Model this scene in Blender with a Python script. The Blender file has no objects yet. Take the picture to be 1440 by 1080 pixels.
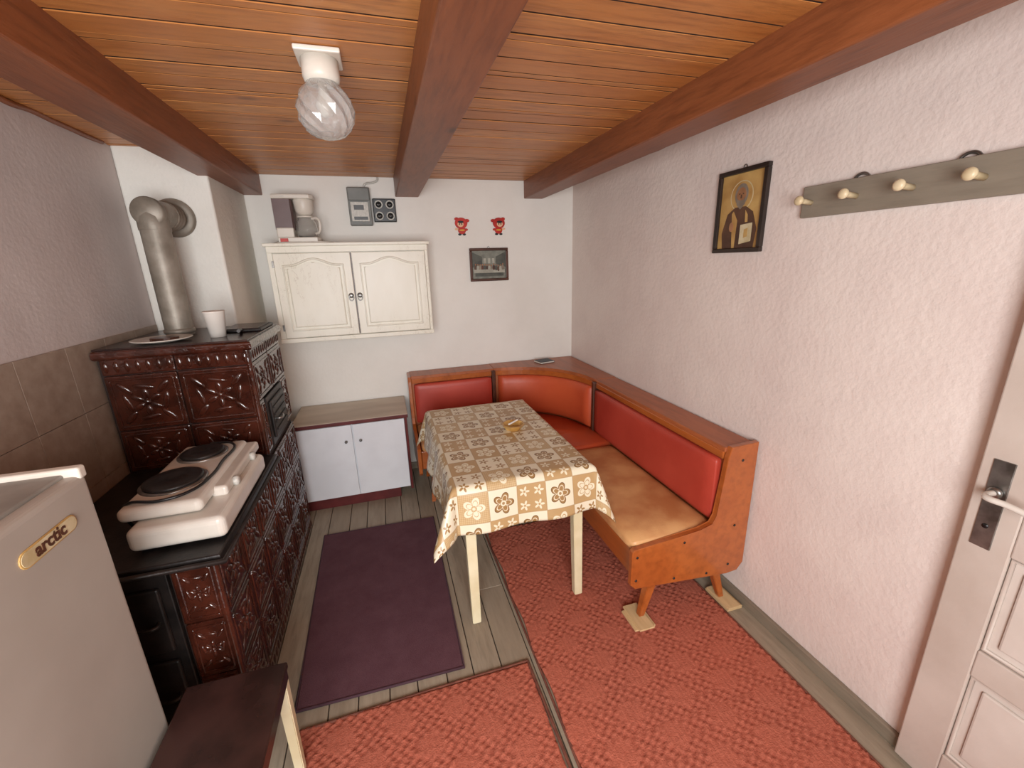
import bpy, bmesh, math, random
import numpy as np
from mathutils import Vector, Matrix
random.seed(4)
SC=bpy.context.scene
def lin(c):
    o=[]
    for v in c[:3]:
        v=v/255.0
        o.append(v/12.92 if v<=0.04045 else ((v+0.055)/1.055)**2.4)
    return (o[0],o[1],o[2],1)
# ---------------- materials
def base(name):
    m=bpy.data.materials.new(name);m.use_nodes=True
    nt=m.node_tree;b=nt.nodes['Principled BSDF'];return m,nt,b
def N(nt,t,**k):
    n=nt.nodes.new(t)
    for a,v in k.items(): setattr(n,a,v)
    return n
def mth(nt,op,a,b=None,c=None):
    n=nt.nodes.new('ShaderNodeMath');n.operation=op
    for i,v in enumerate((a,b,c)):
        if v is None: continue
        if isinstance(v,(int,float)): n.inputs[i].default_value=v
        else: nt.links.new(v,n.inputs[i])
    return n.outputs[0]
def mixc(nt,f,a,b):
    n=nt.nodes.new('ShaderNodeMix');n.data_type='RGBA'
    for i,v in ((0,f),(6,a),(7,b)):
        if isinstance(v,(int,float)): n.inputs[i].default_value=v
        elif isinstance(v,tuple): n.inputs[i].default_value=v
        else: nt.links.new(v,n.inputs[i])
    return n.outputs[2]
def coords(nt,stretch=(1,1,1),kind='Object'):
    tc=N(nt,'ShaderNodeTexCoord');mp=N(nt,'ShaderNodeMapping');mp.inputs['Scale'].default_value=stretch
    nt.links.new(tc.outputs[kind],mp.inputs[0]);return mp.outputs[0]
def noise(nt,v,scale,detail=4,rough=.5):
    n=N(nt,'ShaderNodeTexNoise');n.inputs['Scale'].default_value=scale;n.inputs['Detail'].default_value=detail;n.inputs['Roughness'].default_value=rough
    nt.links.new(v,n.inputs['Vector']);return n.outputs['Fac']
def mapr(nt,v,a,b,c=0.,d=1.):
    n=N(nt,'ShaderNodeMapRange');n.inputs[1].default_value=a;n.inputs[2].default_value=b;n.inputs[3].default_value=c;n.inputs[4].default_value=d
    nt.links.new(v,n.inputs[0]);return n.outputs[0]
def bump(nt,b,h,dist,strength=1.0):
    n=N(nt,'ShaderNodeBump');n.inputs['Distance'].default_value=dist;n.inputs['Strength'].default_value=strength
    nt.links.new(h,n.inputs['Height']);nt.links.new(n.outputs[0],b.inputs['Normal'])
def mat(name,c1,c2=None,scale=5,rough=.5,bd=0,bs=60,metal=0,stretch=(1,1,1),coat=0,spec=None,lo=.35,hi=.65,detail=4):
    m,nt,b=base(name)
    v=coords(nt,stretch)
    c1=lin(c1);c2=lin(c2) if c2 else tuple([min(1,x*.88) for x in c1[:3]]+[1])
    f=mapr(nt,noise(nt,v,scale,detail),lo,hi)
    nt.links.new(mixc(nt,f,c1,c2),b.inputs['Base Color'])
    b.inputs['Roughness'].default_value=rough;b.inputs['Metallic'].default_value=metal
    if coat: b.inputs['Coat Weight'].default_value=coat;b.inputs['Coat Roughness'].default_value=.12
    if spec is not None: b.inputs['Specular IOR Level'].default_value=spec
    if bd: bump(nt,b,noise(nt,v,bs,5),bd)
    return m
def plaster(name,c1,c2,bd=.004):
    m,nt,b=base(name);v=coords(nt)
    f=mapr(nt,noise(nt,v,1.6,5,.6),.35,.65)
    g=mapr(nt,noise(nt,v,26,4),.66,.85,0,.15)
    c=mixc(nt,f,lin(c1),lin(c2));c=mixc(nt,g,c,tuple([x*.8 for x in lin(c2)[:3]]+[1]))
    nt.links.new(c,b.inputs['Base Color']);b.inputs['Roughness'].default_value=.66
    h=mth(nt,'ADD',mth(nt,'MULTIPLY',noise(nt,v,7,3),1.2),mth(nt,'MULTIPLY',noise(nt,v,48,4,.55),.75))
    bump(nt,b,h,bd*2.2);return m
def wood(name,c1,c2,dark,axis,rough=.4,island=True,knots=True,grain=9,coat=0,bd=.001,gs=.45):
    m,nt,b=base(name)
    st={'x':(.12,1,1),'y':(1,.12,1),'z':(1,1,.12)}[axis]
    tc=N(nt,'ShaderNodeTexCoord');geo=N(nt,'ShaderNodeNewGeometry')
    add=N(nt,'ShaderNodeVectorMath',operation='ADD')
    cmb=N(nt,'ShaderNodeCombineXYZ')
    r=mth(nt,'MULTIPLY',geo.outputs['Random Per Island'],37.0 if island else 0.0)
    for i in range(3): nt.links.new(r,cmb.inputs[i])
    nt.links.new(tc.outputs['Object'],add.inputs[0]);nt.links.new(cmb.outputs[0],add.inputs[1])
    mp=N(nt,'ShaderNodeMapping');mp.inputs['Scale'].default_value=st;nt.links.new(add.outputs[0],mp.inputs[0]);v=mp.outputs[0]
    n1=noise(nt,v,grain,6,.65);n2=noise(nt,v,grain*6,4,.6)
    f=mapr(nt,n1,.3,.7)
    c=mixc(nt,f,lin(c1),lin(c2))
    c=mixc(nt,mapr(nt,n2,.45,.75,0,gs),c,lin(dark))
    isl=mapr(nt,geo.outputs['Random Per Island'],0,1,0,.6)
    if island: c=mixc(nt,isl,c,lin(c2))
    if knots:
        vo=N(nt,'ShaderNodeTexVoronoi');vo.inputs['Scale'].default_value=4.0
        mp2=N(nt,'ShaderNodeMapping');mp2.inputs['Scale'].default_value={'x':(.5,1,1),'y':(1,.5,1),'z':(1,1,.5)}[axis]
        nt.links.new(add.outputs[0],mp2.inputs[0]);nt.links.new(mp2.outputs[0],vo.inputs['Vector'])
        k=mapr(nt,vo.outputs['Distance'],.03,.11,.85,0)
        c=mixc(nt,k,c,lin(dark))
    nt.links.new(c,b.inputs['Base Color']);b.inputs['Roughness'].default_value=rough
    if coat: b.inputs['Coat Weight'].default_value=coat;b.inputs['Coat Roughness'].default_value=.15
    bump(nt,b,n2,bd);return m

M={}
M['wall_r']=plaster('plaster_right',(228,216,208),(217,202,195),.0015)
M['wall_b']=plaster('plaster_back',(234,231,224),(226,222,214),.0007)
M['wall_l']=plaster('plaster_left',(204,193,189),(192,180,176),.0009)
M['chim']=plaster('plaster_chimney',(232,230,222),(219,216,207),.002)
M['ceil']=wood('ceiling_pine',(214,150,86),(180,112,56),(106,58,28),'x',.38,grain=10,gs=.6)
M['beam']=wood('beam_wood',(158,94,56),(118,64,36),(72,36,20),'y',.42,grain=9,gs=.65,bd=.002)
M['floor']=wood('floor_boards',(178,166,146),(146,132,113),(92,80,66),'y',.55,grain=8,knots=False,bd=.002)
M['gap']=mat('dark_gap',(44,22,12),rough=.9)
M['trim']=wood('baseboard_wood',(156,144,126),(124,112,96),(84,72,58),'y',.6,knots=False)
M['benchwood']=wood('varnished_veneer',(184,102,46),(158,80,32),(110,52,20),'y',.28,island=False,knots=False,grain=5,coat=.5,bd=.0003)
M['benchdark']=wood('bench_ledge_veneer',(182,104,60),(154,82,46),(104,52,28),'y',.40,island=False,knots=False,grain=5,coat=.1,bd=.0003)
M['vinyl']=mat('red_vinyl',(186,70,54),(170,58,44),3,.44,.0005,220)
M['vinyl2']=mat('orange_vinyl',(202,90,52),(186,74,42),3,.44,.0005,220)
M['seat']=mat('worn_tan_vinyl',(216,166,112),(188,126,78),6,.45,.0008,120)
M['cream']=mat('cream_paint_wood',(232,223,190),(218,205,166),8,.45,.0004,90)
M['steel']=mat('brushed_steel',(170,170,168),(120,118,114),20,.32,metal=.9)
M['black']=mat('black_iron',(30,27,26),(48,42,40),14,.42,.0008,120,metal=.3)
M['blackpl']=mat('black_plastic',(22,22,24),rough=.35)
M['white']=mat('white_enamel',(218,212,203),(204,195,183),7,.22)
M['fridge']=mat('fridge_enamel',(176,169,160),(168,160,151),4,.36)
M['fridgetop']=mat('fridge_top_grey',(148,144,137),(130,126,119),9,.5)
M['plastic']=mat('ivory_plastic',(220,214,203),(210,202,189),6,.4)
M['brownpl']=mat('brown_plastic',(104,82,80),(92,70,68),6,.35)
M['grey']=mat('meter_grey',(124,126,122),(108,110,106),8,.5)
M['darkgrey']=mat('meter_dark',(62,64,64),rough=.4)
M['label']=mat('label_white',(206,204,196),(184,182,174),90,.5)
M['red']=mat('red_paint',(196,40,24),(172,28,18),12,.4)
M['skin']=mat('doll_face',(234,188,150),rough=.5)
M['yellow']=mat('yellow_paint',(220,168,56),rough=.5)
M['maroon']=mat('maroon_paint',(98,34,34),(80,26,26),10,.4)
M['lam']=mat('laminate_grey_brown',(204,188,168),(182,164,144),9,.42,stretch=(.2,1,1))
M['whitep']=mat('white_board',(226,229,233),(217,219,223),5,.38)
M['door']=mat('door_paint',(202,190,180),(188,174,163),4,.45,.0006,60)
M['doorp']=mat('door_panel_paint',(212,202,193),(198,186,176),4,.45,.0006,60)
M['rackw']=wood('rack_grey_wood',(150,141,127),(128,118,103),(94,84,71),'y',.5,knots=False)
M['peg']=mat('peg_ivory',(222,206,172),(202,182,142),12,.35)
M['pipe']=mat('aluminium_painted_pipe',(158,150,138),(122,114,102),9,.5,.0008,90,metal=.3)
M['stand']=mat('dark_laminate',(62,40,36),(40,25,22),7,.25)
M['shim']=wood('raw_pine',(222,196,152),(206,174,126),(160,122,80),'y',.6,knots=False)
M['cigar']=mat('cigarette_paper',(240,236,226),rough=.7)
M['ash']=mat('ashtray_horn',(212,174,104),(178,132,66),14,.3)
M['gold']=mat('icon_gold',(196,160,98),(164,124,68),9,.45)
M['robe']=mat('icon_robe',(100,70,50),(72,48,36),12,.5)
M['hair']=mat('icon_grey',(150,138,122),(120,108,94),14,.6)
M['iskin']=mat('icon_skin',(168,122,86),(144,100,68),14,.6)
M['iwhite']=mat('icon_cream',(210,198,164),(184,166,124),20,.6)
M['fblack']=mat('frame_black',(34,26,22),(48,36,30),10,.35)
M['fbrown']=mat('frame_brown',(88,50,34),(64,36,24),14,.35)
M['shadowp']=mat('print_dark',(88,90,80),(60,62,56),16,.5)
M['printm']=mat('print_mid',(132,134,122),(106,108,98),30,.5)
M['printl']=mat('print_light',(176,174,160),(150,148,134),20,.5)
M['book']=mat('book_dark',(52,56,64),rough=.5)
M['paper']=mat('paper',(216,212,200),rough=.8)
M['cup']=mat('paper_cup',(234,228,220),(226,218,208),5,.5)
def worn():
    m,nt,b=base('worn_cream_paint');v=coords(nt,(1,1,.35))
    n=noise(nt,v,22,6,.7);n2=noise(nt,v,5,3)
    line=mth(nt,'ABSOLUTE',mth(nt,'SUBTRACT',n,.5))
    k=mth(nt,'MULTIPLY',mapr(nt,line,.0,.010,.6,0),mapr(nt,n2,.48,.62))
    c=mixc(nt,mapr(nt,n2,.3,.7),lin((238,235,222)),lin((227,222,205)))
    c=mixc(nt,k,c,lin((150,124,92)))
    nt.links.new(c,b.inputs['Base Color']);b.inputs['Roughness'].default_value=.42;bump(nt,b,n,.0008);return m
M['worn']=worn()
def glaze():
    m,nt,b=base('brown_glaze');v=coords(nt)
    n=noise(nt,v,14,4);c=mixc(nt,mapr(nt,n,.3,.7),lin((76,36,25)),lin((44,19,13)))
    nt.links.new(c,b.inputs['Base Color']);b.inputs['Roughness'].default_value=.10
    b.inputs['Coat Weight'].default_value=.5;b.inputs['Coat Roughness'].default_value=.03
    bump(nt,b,noise(nt,v,40,3),.003);return m
M['glaze']=glaze()
M['grout']=mat('stove_joint',(44,26,20),rough=.7)
def walltile():
    m,nt,b=base('brown_wall_tile');v=coords(nt)
    n=noise(nt,v,18,5,.6);c=mixc(nt,mapr(nt,n,.3,.7),lin((164,146,130)),lin((142,122,107)))
    nt.links.new(c,b.inputs['Base Color']);b.inputs['Roughness'].default_value=.45;return m
M['walltile']=walltile()
m,nt,b=base('cut_glass');b.inputs['Transmission Weight'].default_value=.82;b.inputs['Roughness'].default_value=.05;b.inputs['IOR'].default_value=1.38
b.inputs['Base Color'].default_value=(.95,.95,.93,1);M['glass']=m
m,nt,b=base('clear_glass');b.inputs['Transmission Weight'].default_value=.9;b.inputs['Roughness'].default_value=.05;b.inputs['IOR'].default_value=1.2
b.inputs['Base Color'].default_value=(.9,.9,.88,1);M['glass2']=m
def rugm():
    m,nt,b=base('red_chenille');v=coords(nt)
    at=N(nt,'ShaderNodeAttribute');at.attribute_name='h'
    n=noise(nt,v,160,3,.7);n2=noise(nt,v,3,3)
    c=mixc(nt,at.outputs['Fac'],lin((146,74,58)),lin((204,122,100)))
    c=mixc(nt,mapr(nt,n2,.35,.7,0,.35),c,lin((190,104,82)))
    c=mixc(nt,mapr(nt,n,.5,.8,0,.35),c,lin((140,72,56)))
    nt.links.new(c,b.inputs['Base Color']);b.inputs['Roughness'].default_value=.95;b.inputs['Specular IOR Level'].default_value=.1
    bump(nt,b,n,.004);return m
M['rug']=rugm()
M['rugedge']=mat('rug_binding',(124,74,58),(100,56,44),30,.9,.002,150)
def mat_purple():
    m,nt,b=base('purple_mat');v=coords(nt)
    n=noise(nt,v,7,6,.7);n2=noise(nt,v,380,2)
    c=mixc(nt,mapr(nt,n,.3,.7),lin((106,74,82)),lin((92,61,69)))
    c=mixc(nt,mapr(nt,n2,.5,.8,0,.5),c,lin((66,42,50)))
    nt.links.new(c,b.inputs['Base Color']);b.inputs['Roughness'].default_value=.9;b.inputs['Specular IOR Level'].default_value=.15
    bump(nt,b,n2,.002);return m
M['purple']=mat_purple()
M['purpleedge']=mat('purple_binding',(74,48,58),rough=.9,bd=.001,bs=300)
def cloth():
    m,nt,b=base('patchwork_cloth')
    uv=N(nt,'ShaderNodeUVMap');uv.uv_map='UVMap'
    sp=N(nt,'ShaderNodeSeparateXYZ');nt.links.new(uv.outputs[0],sp.inputs[0])
    S=.132
    u=mth(nt,'DIVIDE',sp.outputs[0],S);w=mth(nt,'DIVIDE',sp.outputs[1],S)
    fu=mth(nt,'FLOOR',u);fw=mth(nt,'FLOOR',w)
    cu=mth(nt,'SUBTRACT',mth(nt,'SUBTRACT',u,fu),.5);cw=mth(nt,'SUBTRACT',mth(nt,'SUBTRACT',w,fw),.5)
    par=mth(nt,'FLOORED_MODULO',mth(nt,'ADD',fu,fw),2)
    par3=mth(nt,'FLOORED_MODULO',mth(nt,'ADD',fu,mth(nt,'MULTIPLY',fw,2)),3)
    r=mth(nt,'SQRT',mth(nt,'ADD',mth(nt,'MULTIPLY',cu,cu),mth(nt,'MULTIPLY',cw,cw)))
    th=mth(nt,'ARCTAN2',cw,cu)
    lob=mth(nt,'ABSOLUTE',mth(nt,'COSINE',mth(nt,'MULTIPLY',th,2.5)))
    pet=mth(nt,'ADD',.20,mth(nt,'MULTIPLY',lob,.18))
    inside=mth(nt,'LESS_THAN',r,pet)
    rim=mth(nt,'MULTIPLY',inside,mth(nt,'GREATER_THAN',r,mth(nt,'SUBTRACT',pet,.035)))
    inner=mth(nt,'MULTIPLY',mth(nt,'LESS_THAN',r,mth(nt,'SUBTRACT',pet,.09)),mth(nt,'GREATER_THAN',r,mth(nt,'SUBTRACT',pet,.12)))
    eye=mth(nt,'MULTIPLY',mth(nt,'LESS_THAN',r,.10),mth(nt,'GREATER_THAN',r,.05))
    vein=mth(nt,'MULTIPLY',inside,mth(nt,'LESS_THAN',lob,.14))
    su=mth(nt,'SUBTRACT',mth(nt,'FRACT',mth(nt,'MULTIPLY',u,2)),.5);sw=mth(nt,'SUBTRACT',mth(nt,'FRACT',mth(nt,'MULTIPLY',w,2)),.5)
    r2=mth(nt,'SQRT',mth(nt,'ADD',mth(nt,'MULTIPLY',su,su),mth(nt,'MULTIPLY',sw,sw)));t2=mth(nt,'ARCTAN2',sw,su)
    small=mth(nt,'LESS_THAN',r2,mth(nt,'ADD',.24,mth(nt,'MULTIPLY',mth(nt,'COSINE',mth(nt,'MULTIPLY',t2,5)),.13)))
    small=mth(nt,'MULTIPLY',small,mth(nt,'GREATER_THAN',r2,.08))
    big=mth(nt,'MULTIPLY',inside,mth(nt,'SUBTRACT',1,mth(nt,'MAXIMUM',mth(nt,'MAXIMUM',eye,vein),inner)))
    issm=mth(nt,'COMPARE',par3,2,.1)
    fl=mth(nt,'ADD',mth(nt,'MULTIPLY',big,mth(nt,'SUBTRACT',1,issm)),mth(nt,'MULTIPLY',small,issm))
    g1=mth(nt,'GREATER_THAN',mth(nt,'FRACT',mth(nt,'MULTIPLY',u,16)),.5);g2=mth(nt,'GREATER_THAN',mth(nt,'FRACT',mth(nt,'MULTIPLY',w,16)),.5)
    ging=mth(nt,'MULTIPLY',mth(nt,'ADD',g1,g2),.5)
    isg=mth(nt,'COMPARE',par3,0,.1)
    creamc=lin((226,217,192));tan=lin((182,150,104));dk=lin((156,122,76))
    bgB=mixc(nt,mth(nt,'MULTIPLY',ging,isg),tan,lin((200,176,134)))
    colA=mixc(nt,fl,creamc,dk)
    colA=mixc(nt,mth(nt,'MULTIPLY',rim,mth(nt,'SUBTRACT',1,issm)),colA,lin((118,86,48)))
    colB=mixc(nt,fl,bgB,lin((226,217,190)))
    c=mixc(nt,par,colA,colB)
    ed=mth(nt,'GREATER_THAN',mth(nt,'MAXIMUM',mth(nt,'ABSOLUTE',cu),mth(nt,'ABSOLUTE',cw)),.485)
    c=mixc(nt,mth(nt,'MULTIPLY',ed,.6),c,lin((160,128,80)))
    nt.links.new(c,b.inputs['Base Color']);b.inputs['Roughness'].default_value=.33
    v=coords(nt);bump(nt,b,noise(nt,v,300,2),.0004);return m
M['cloth']=cloth()

# ---------------- geometry helpers
def group(name):
    e=bpy.data.objects.new(name,None);e.empty_display_size=.05;SC.collection.objects.link(e);return e
def fin(bm,name,m,parent=None,smooth=False):
    bmesh.ops.recalc_face_normals(bm,faces=bm.faces)
    me=bpy.data.meshes.new(name);bm.to_mesh(me);bm.free()
    if smooth:
        for p in me.polygons:p.use_smooth=True
    if isinstance(m,(list,tuple)):
        for x in m: me.materials.append(x)
    else: me.materials.append(m)
    o=bpy.data.objects.new(name,me);SC.collection.objects.link(o)
    if parent:o.parent=parent
    return o
def addbox(bm,x,y,z,bev=0,seg=2,rot=None,mi=0):
    r=bmesh.ops.create_cube(bm,size=1);vs=r['verts']
    cx,cy,cz=(x[0]+x[1])/2,(y[0]+y[1])/2,(z[0]+z[1])/2
    S=Matrix.Diagonal((abs(x[1]-x[0]),abs(y[1]-y[0]),abs(z[1]-z[0]),1))
    bmesh.ops.transform(bm,matrix=S,verts=vs)
    if bev:
        es=list(set(e for v in vs for e in v.link_edges))
        rr=bmesh.ops.bevel(bm,geom=es,offset=bev,segments=seg,affect='EDGES',profile=.5)
        vs=list(set(v for f in rr['faces'] for v in f.verts)|set(v for v in vs if v.is_valid))
    T=Matrix.Translation((cx,cy,cz))
    if rot is not None: T=T@rot
    bmesh.ops.transform(bm,matrix=T,verts=vs)
    if mi:
        for v in vs:
            for f in v.link_faces:f.material_index=mi
def box(name,x,y,z,m,parent=None,bev=.002,seg=2,rot=None,smooth=False):
    bm=bmesh.new();addbox(bm,x,y,z,bev,seg,rot);return fin(bm,name,m,parent,smooth)
def extr(name,pts,axis,a,b,m,parent=None,bev=0,seg=2,smooth=False):
    bm=bmesh.new()
    def P(p,t): return {'z':(p[0],p[1],t),'y':(p[0],t,p[1]),'x':(t,p[0],p[1])}[axis]
    v0=[bm.verts.new(P(p,a)) for p in pts];v1=[bm.verts.new(P(p,b)) for p in pts]
    f0=bm.faces.new(v0);f1=bm.faces.new(v1[::-1]);n=len(pts)
    for i in range(n): bm.faces.new((v0[i],v0[(i+1)%n],v1[(i+1)%n],v1[i]))
    if bev:
        es=[e for e in bm.edges if (e in f0.edges or e in f1.edges)]
        bmesh.ops.bevel(bm,geom=es,offset=bev,segments=seg,affect='EDGES',profile=.5)
    return fin(bm,name,m,parent,smooth)
def lathe(name,prof,c,m,parent=None,segs=32,smooth=True,rot=None):
    bm=bmesh.new();rings=[]
    for r,z in prof:
        rings.append([bm.verts.new((r*math.cos(2*math.pi*i/segs),r*math.sin(2*math.pi*i/segs),z)) for i in range(segs)])
    for a,b in zip(rings[:-1],rings[1:]):
        for i in range(segs): bm.faces.new((a[i],a[(i+1)%segs],b[(i+1)%segs],b[i]))
    for rr,p in ((rings[0],prof[0]),(rings[-1],prof[-1])):
        if p[0]>1e-5: bm.faces.new(rr)
    bmesh.ops.remove_doubles(bm,verts=bm.verts,dist=1e-6)
    T=Matrix.Translation(c)
    if rot is not None:T=T@rot
    bmesh.ops.transform(bm,matrix=T,verts=bm.verts)
    return fin(bm,name,m,parent,smooth)
def tube(name,pts,r,m,parent=None,cyc=False,smoothc=True,res=6):
    cu=bpy.data.curves.new(name,'CURVE');cu.dimensions='3D';cu.bevel_depth=r;cu.bevel_resolution=4;cu.resolution_u=res;cu.use_fill_caps=True
    if smoothc:
        s=cu.splines.new('BEZIER');s.bezier_points.add(len(pts)-1)
        for bp,p in zip(s.bezier_points,pts): bp.co=p;bp.handle_left_type=bp.handle_right_type='AUTO'
    else:
        s=cu.splines.new('POLY');s.points.add(len(pts)-1)
        for bp,p in zip(s.points,pts): bp.co=(*p,1)
    s.use_cyclic_u=cyc
    o=bpy.data.objects.new(name+'_c',cu);SC.collection.objects.link(o)
    dg=bpy.context.evaluated_depsgraph_get();dg.update()
    me=bpy.data.meshes.new_from_object(o.evaluated_get(dg));bpy.data.objects.remove(o)
    for p in me.polygons:p.use_smooth=True
    me.materials.clear();me.materials.append(m)
    ob=bpy.data.objects.new(name,me);SC.collection.objects.link(ob)
    if parent:ob.parent=parent
    return ob
def taper(name,p0,p1,s0,s1,m,parent=None,bev=.003):
    bm=bmesh.new()
    a=[bm.verts.new((p0[0]+i*s0,p0[1]+j*s0,p0[2])) for i,j in ((-.5,-.5),(.5,-.5),(.5,.5),(-.5,.5))]
    b=[bm.verts.new((p1[0]+i*s1,p1[1]+j*s1,p1[2])) for i,j in ((-.5,-.5),(.5,-.5),(.5,.5),(-.5,.5))]
    bm.faces.new(a);bm.faces.new(b[::-1])
    for i in range(4): bm.faces.new((a[i],b[i],b[(i+1)%4],a[(i+1)%4]))
    if bev:bmesh.ops.bevel(bm,geom=list(bm.edges),offset=bev,segments=2,affect='EDGES')
    return fin(bm,name,m,parent)
def ell(cx,cy,rx,ry,n=24,a0=0,a1=2*math.pi):
    full=abs(a1-a0-2*math.pi)<1e-6
    return [(cx+rx*math.cos(a0+(a1-a0)*i/(n if full else n-1)),cy+ry*math.sin(a0+(a1-a0)*i/(n if full else n-1))) for i in range(n)]
RX=lambda a:Matrix.Rotation(math.radians(a),4,'X')
RY=lambda a:Matrix.Rotation(math.radians(a),4,'Y')
RZ=lambda a:Matrix.Rotation(math.radians(a),4,'Z')

# ---------------- room shell
XL,XR,YB,YF,CZ=-1.19,1.545,3.39,-1.0,2.25
bm=bmesh.new();addbox(bm,(XL-.1,XR+.1),(YF-.1,YB+.1),(-.08,-.012),mi=1)
x=XL
while x<XR:
    w=random.choice([.11,.12,.13]);ys=[YF,random.uniform(.2,1.9),YB]
    for a,b_ in zip(ys[:-1],ys[1:]):
        addbox(bm,(x+.002,min(x+w,XR)-.002),(a+.001,b_-.001),(-.02,0),.002,1)
    x+=w
fin(bm,'floor',[M['floor'],M['gap']])
# ceiling boards: irregular widths with joint shadow painted in as thin dark strips
bm=bmesh.new();addbox(bm,(XL-.1,XR+.1),(YF-.1,YB+.1),(CZ+.02,CZ+.08),mi=1)
y=YF;kk=0
while y<YB:
    w=(.108,.098,.036,.112,.095,.104,.034)[kk%7]
    cuts=[XL,-.76,.245,1.2,XR]
    y1=min(y+w,YB);gp=random.choice([.005,.006,.009])
    for a,b_ in zip(cuts[:-1],cuts[1:]):
        dz=random.uniform(-.0005,.002)
        addbox(bm,(a,b_),(y,y1-gp),(CZ+dz,CZ+.018),.001,1)
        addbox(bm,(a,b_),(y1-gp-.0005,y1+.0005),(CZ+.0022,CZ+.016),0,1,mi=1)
    y+=w;kk+=1
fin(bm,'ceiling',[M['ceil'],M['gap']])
for xa,xb in ((-.85,-.69),(.16,.325),(1.13,1.285)):
    o=box('ceiling_beam',(xa,xb),(YF,YB),(2.125,CZ+.01),M['beam'],bev=.006)
box('wall_right',(XR,XR+.12),(YF-.12,YB+.12),(-.05,CZ+.1),M['wall_r'],bev=0)
box('wall_back',(XL-.12,XR),(YB,YB+.12),(-.05,CZ+.1),M['wall_b'],bev=0)
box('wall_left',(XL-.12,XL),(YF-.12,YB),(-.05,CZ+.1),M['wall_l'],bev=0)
bm=bmesh.new();WX=(-1.0,.45);WZ=(.8,2.05)
addbox(bm,(XL,WX[0]),(YF-.12,YF),(-.05,CZ+.1));addbox(bm,(WX[1],XR),(YF-.12,YF),(-.05,CZ+.1))
addbox(bm,WX,(YF-.12,YF),(-.05,WZ[0]));addbox(bm,WX,(YF-.12,YF),(WZ[1],CZ+.1))
fin(bm,'wall_front',M['wall_b'])
bm=bmesh.new()
for a in (WX[0],(WX[0]+WX[1])/2-.025,WX[1]-.05): addbox(bm,(a,a+.05),(YF-.1,YF-.05),WZ,.004)
for a in (WZ[0],WZ[1]-.05): addbox(bm,WX,(YF-.1,YF-.05),(a,a+.05),.004)
fin(bm,'window_1',M['cream'])
bm=bmesh.new();zt=[0,.28,.56,.84,1.12,1.385]
for k in range(5):
    yy=YF+.02
    while yy<2.74:
        addbox(bm,(XL,XL+.008),(yy+.001,min(yy+.25,2.745)-.001),(zt[k]+.001,zt[k+1]-.001),.001,1);yy+=.25
fin(bm,'wall_tile_panel_left',M['walltile'])
bm=bmesh.new();addbox(bm,(XL,-.80),(2.75,YB),(0,CZ+.01),.012,3);fin(bm,'wall_chimney',M['chim'])
box('baseboard_right',(XR-.02,XR),(YF,YB-.02),(0,.055),M['trim'],bev=.004)
box('baseboard_back',(-.8,XR-.02),(YB-.02,YB),(0,.055),M['trim'],bev=.004)
pts=[(XR-.006,YF+.05+i*.11,CZ-.008+random.uniform(-.010,.006)) for i in range(40)]
tube('trim_1',pts,.012,M['beam'])
pts=[(XL+.006,YF+.05+i*.11,CZ-.006+random.uniform(-.008,.006)) for i in range(34)]
tube('trim_2',pts,.011,M['beam'])

# ---------------- rugs
def rug(name,x0,x1,y0,y1,m,th=.012,res=.0075,amp=.008):
    nx=int((x1-x0)/res);ny=int((y1-y0)/res)
    X,Y=np.meshgrid(np.linspace(x0,x1,nx+1),np.linspace(y0,y1,ny+1))
    fine=.5+.5*np.sin(2*np.pi*(X/.040)+1.2*np.sin(2*np.pi*Y/.056))*np.sin(2*np.pi*Y/.030)
    hx,hy=.21,.23
    def oval(ox,oy):
        u=((X+ox)/hx)%1-.5;v=((Y+oy)/hy)%1-.5
        return np.clip(1-(np.maximum(np.abs(u)/.25,(np.abs(v)+.5*np.abs(u))/.25)),0,1)
    big=np.maximum(oval(0,0),oval(hx/2,hy/2))
    msk=np.clip(big*5,0,1)
    rs=np.random.RandomState(2).rand(*X.shape)
    h=fine*(1-msk)+msk*(.62+.12*np.sin(2*np.pi*X/.02))
    h=np.clip(h*.78+.22*rs,0,1)
    Z=th-amp+h*amp*1.6
    XX=X+.006*np.sin(Y*17)*((X-x0)<.001)
    vs=[(float(a),float(b),float(c)) for a,b,c in zip(XX.ravel(),Y.ravel(),Z.ravel())]
    W=nx+1;fs=[(j*W+i,j*W+i+1,(j+1)*W+i+1,(j+1)*W+i) for j in range(ny) for i in range(nx)]
    n0=len(vs)
    loop=[i for i in range(W)]+[j*W+nx for j in range(1,ny+1)]+[ny*W+i for i in range(nx-1,-1,-1)]+[j*W for j in range(ny-1,0,-1)]
    for k in loop: vs.append((vs[k][0],vs[k][1],0.001))
    L=len(loop)
    for k in range(L): fs.append((loop[k],n0+k,n0+(k+1)%L,loop[(k+1)%L]))
    fs.append(tuple(n0+k for k in range(L))[::-1])
    me=bpy.data.meshes.new(name);me.from_pydata(vs,[],fs)
    at=me.attributes.new('h','FLOAT','POINT');arr=np.zeros(len(vs),dtype=np.float32);arr[:n0]=h.ravel();at.data.foreach_set('value',arr)
    me.materials.append(m)
    for p in me.polygons:p.use_smooth=True
    o=bpy.data.objects.new(name,me);SC.collection.objects.link(o);return o
RT=.017
g=group('red_rug');rug('pile',.475,1.415,.05,2.30,M['rug']).parent=g
for nm,p in (('binding_left',[(.468,.05,.006),(.468,1.2,.006),(.462,2.30,.006)]),('binding_right',[(1.42,.05,.006),(1.42,1.2,.006),(1.42,2.30,.006)])): tube(nm,p,.005,M['rugedge'],g)
g=group('red_rug');rug('pile',-.46,.425,.05,1.35,M['rug']).parent=g
for nm,p in (('binding_back',[(-.465,1.345,.006),(0,1.357,.006),(.43,1.36,.006)]),('binding_right',[(.432,.05,.006),(.44,.8,.006),(.43,1.36,.006)])): tube(nm,p,.006,M['rugedge'],g)
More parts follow.
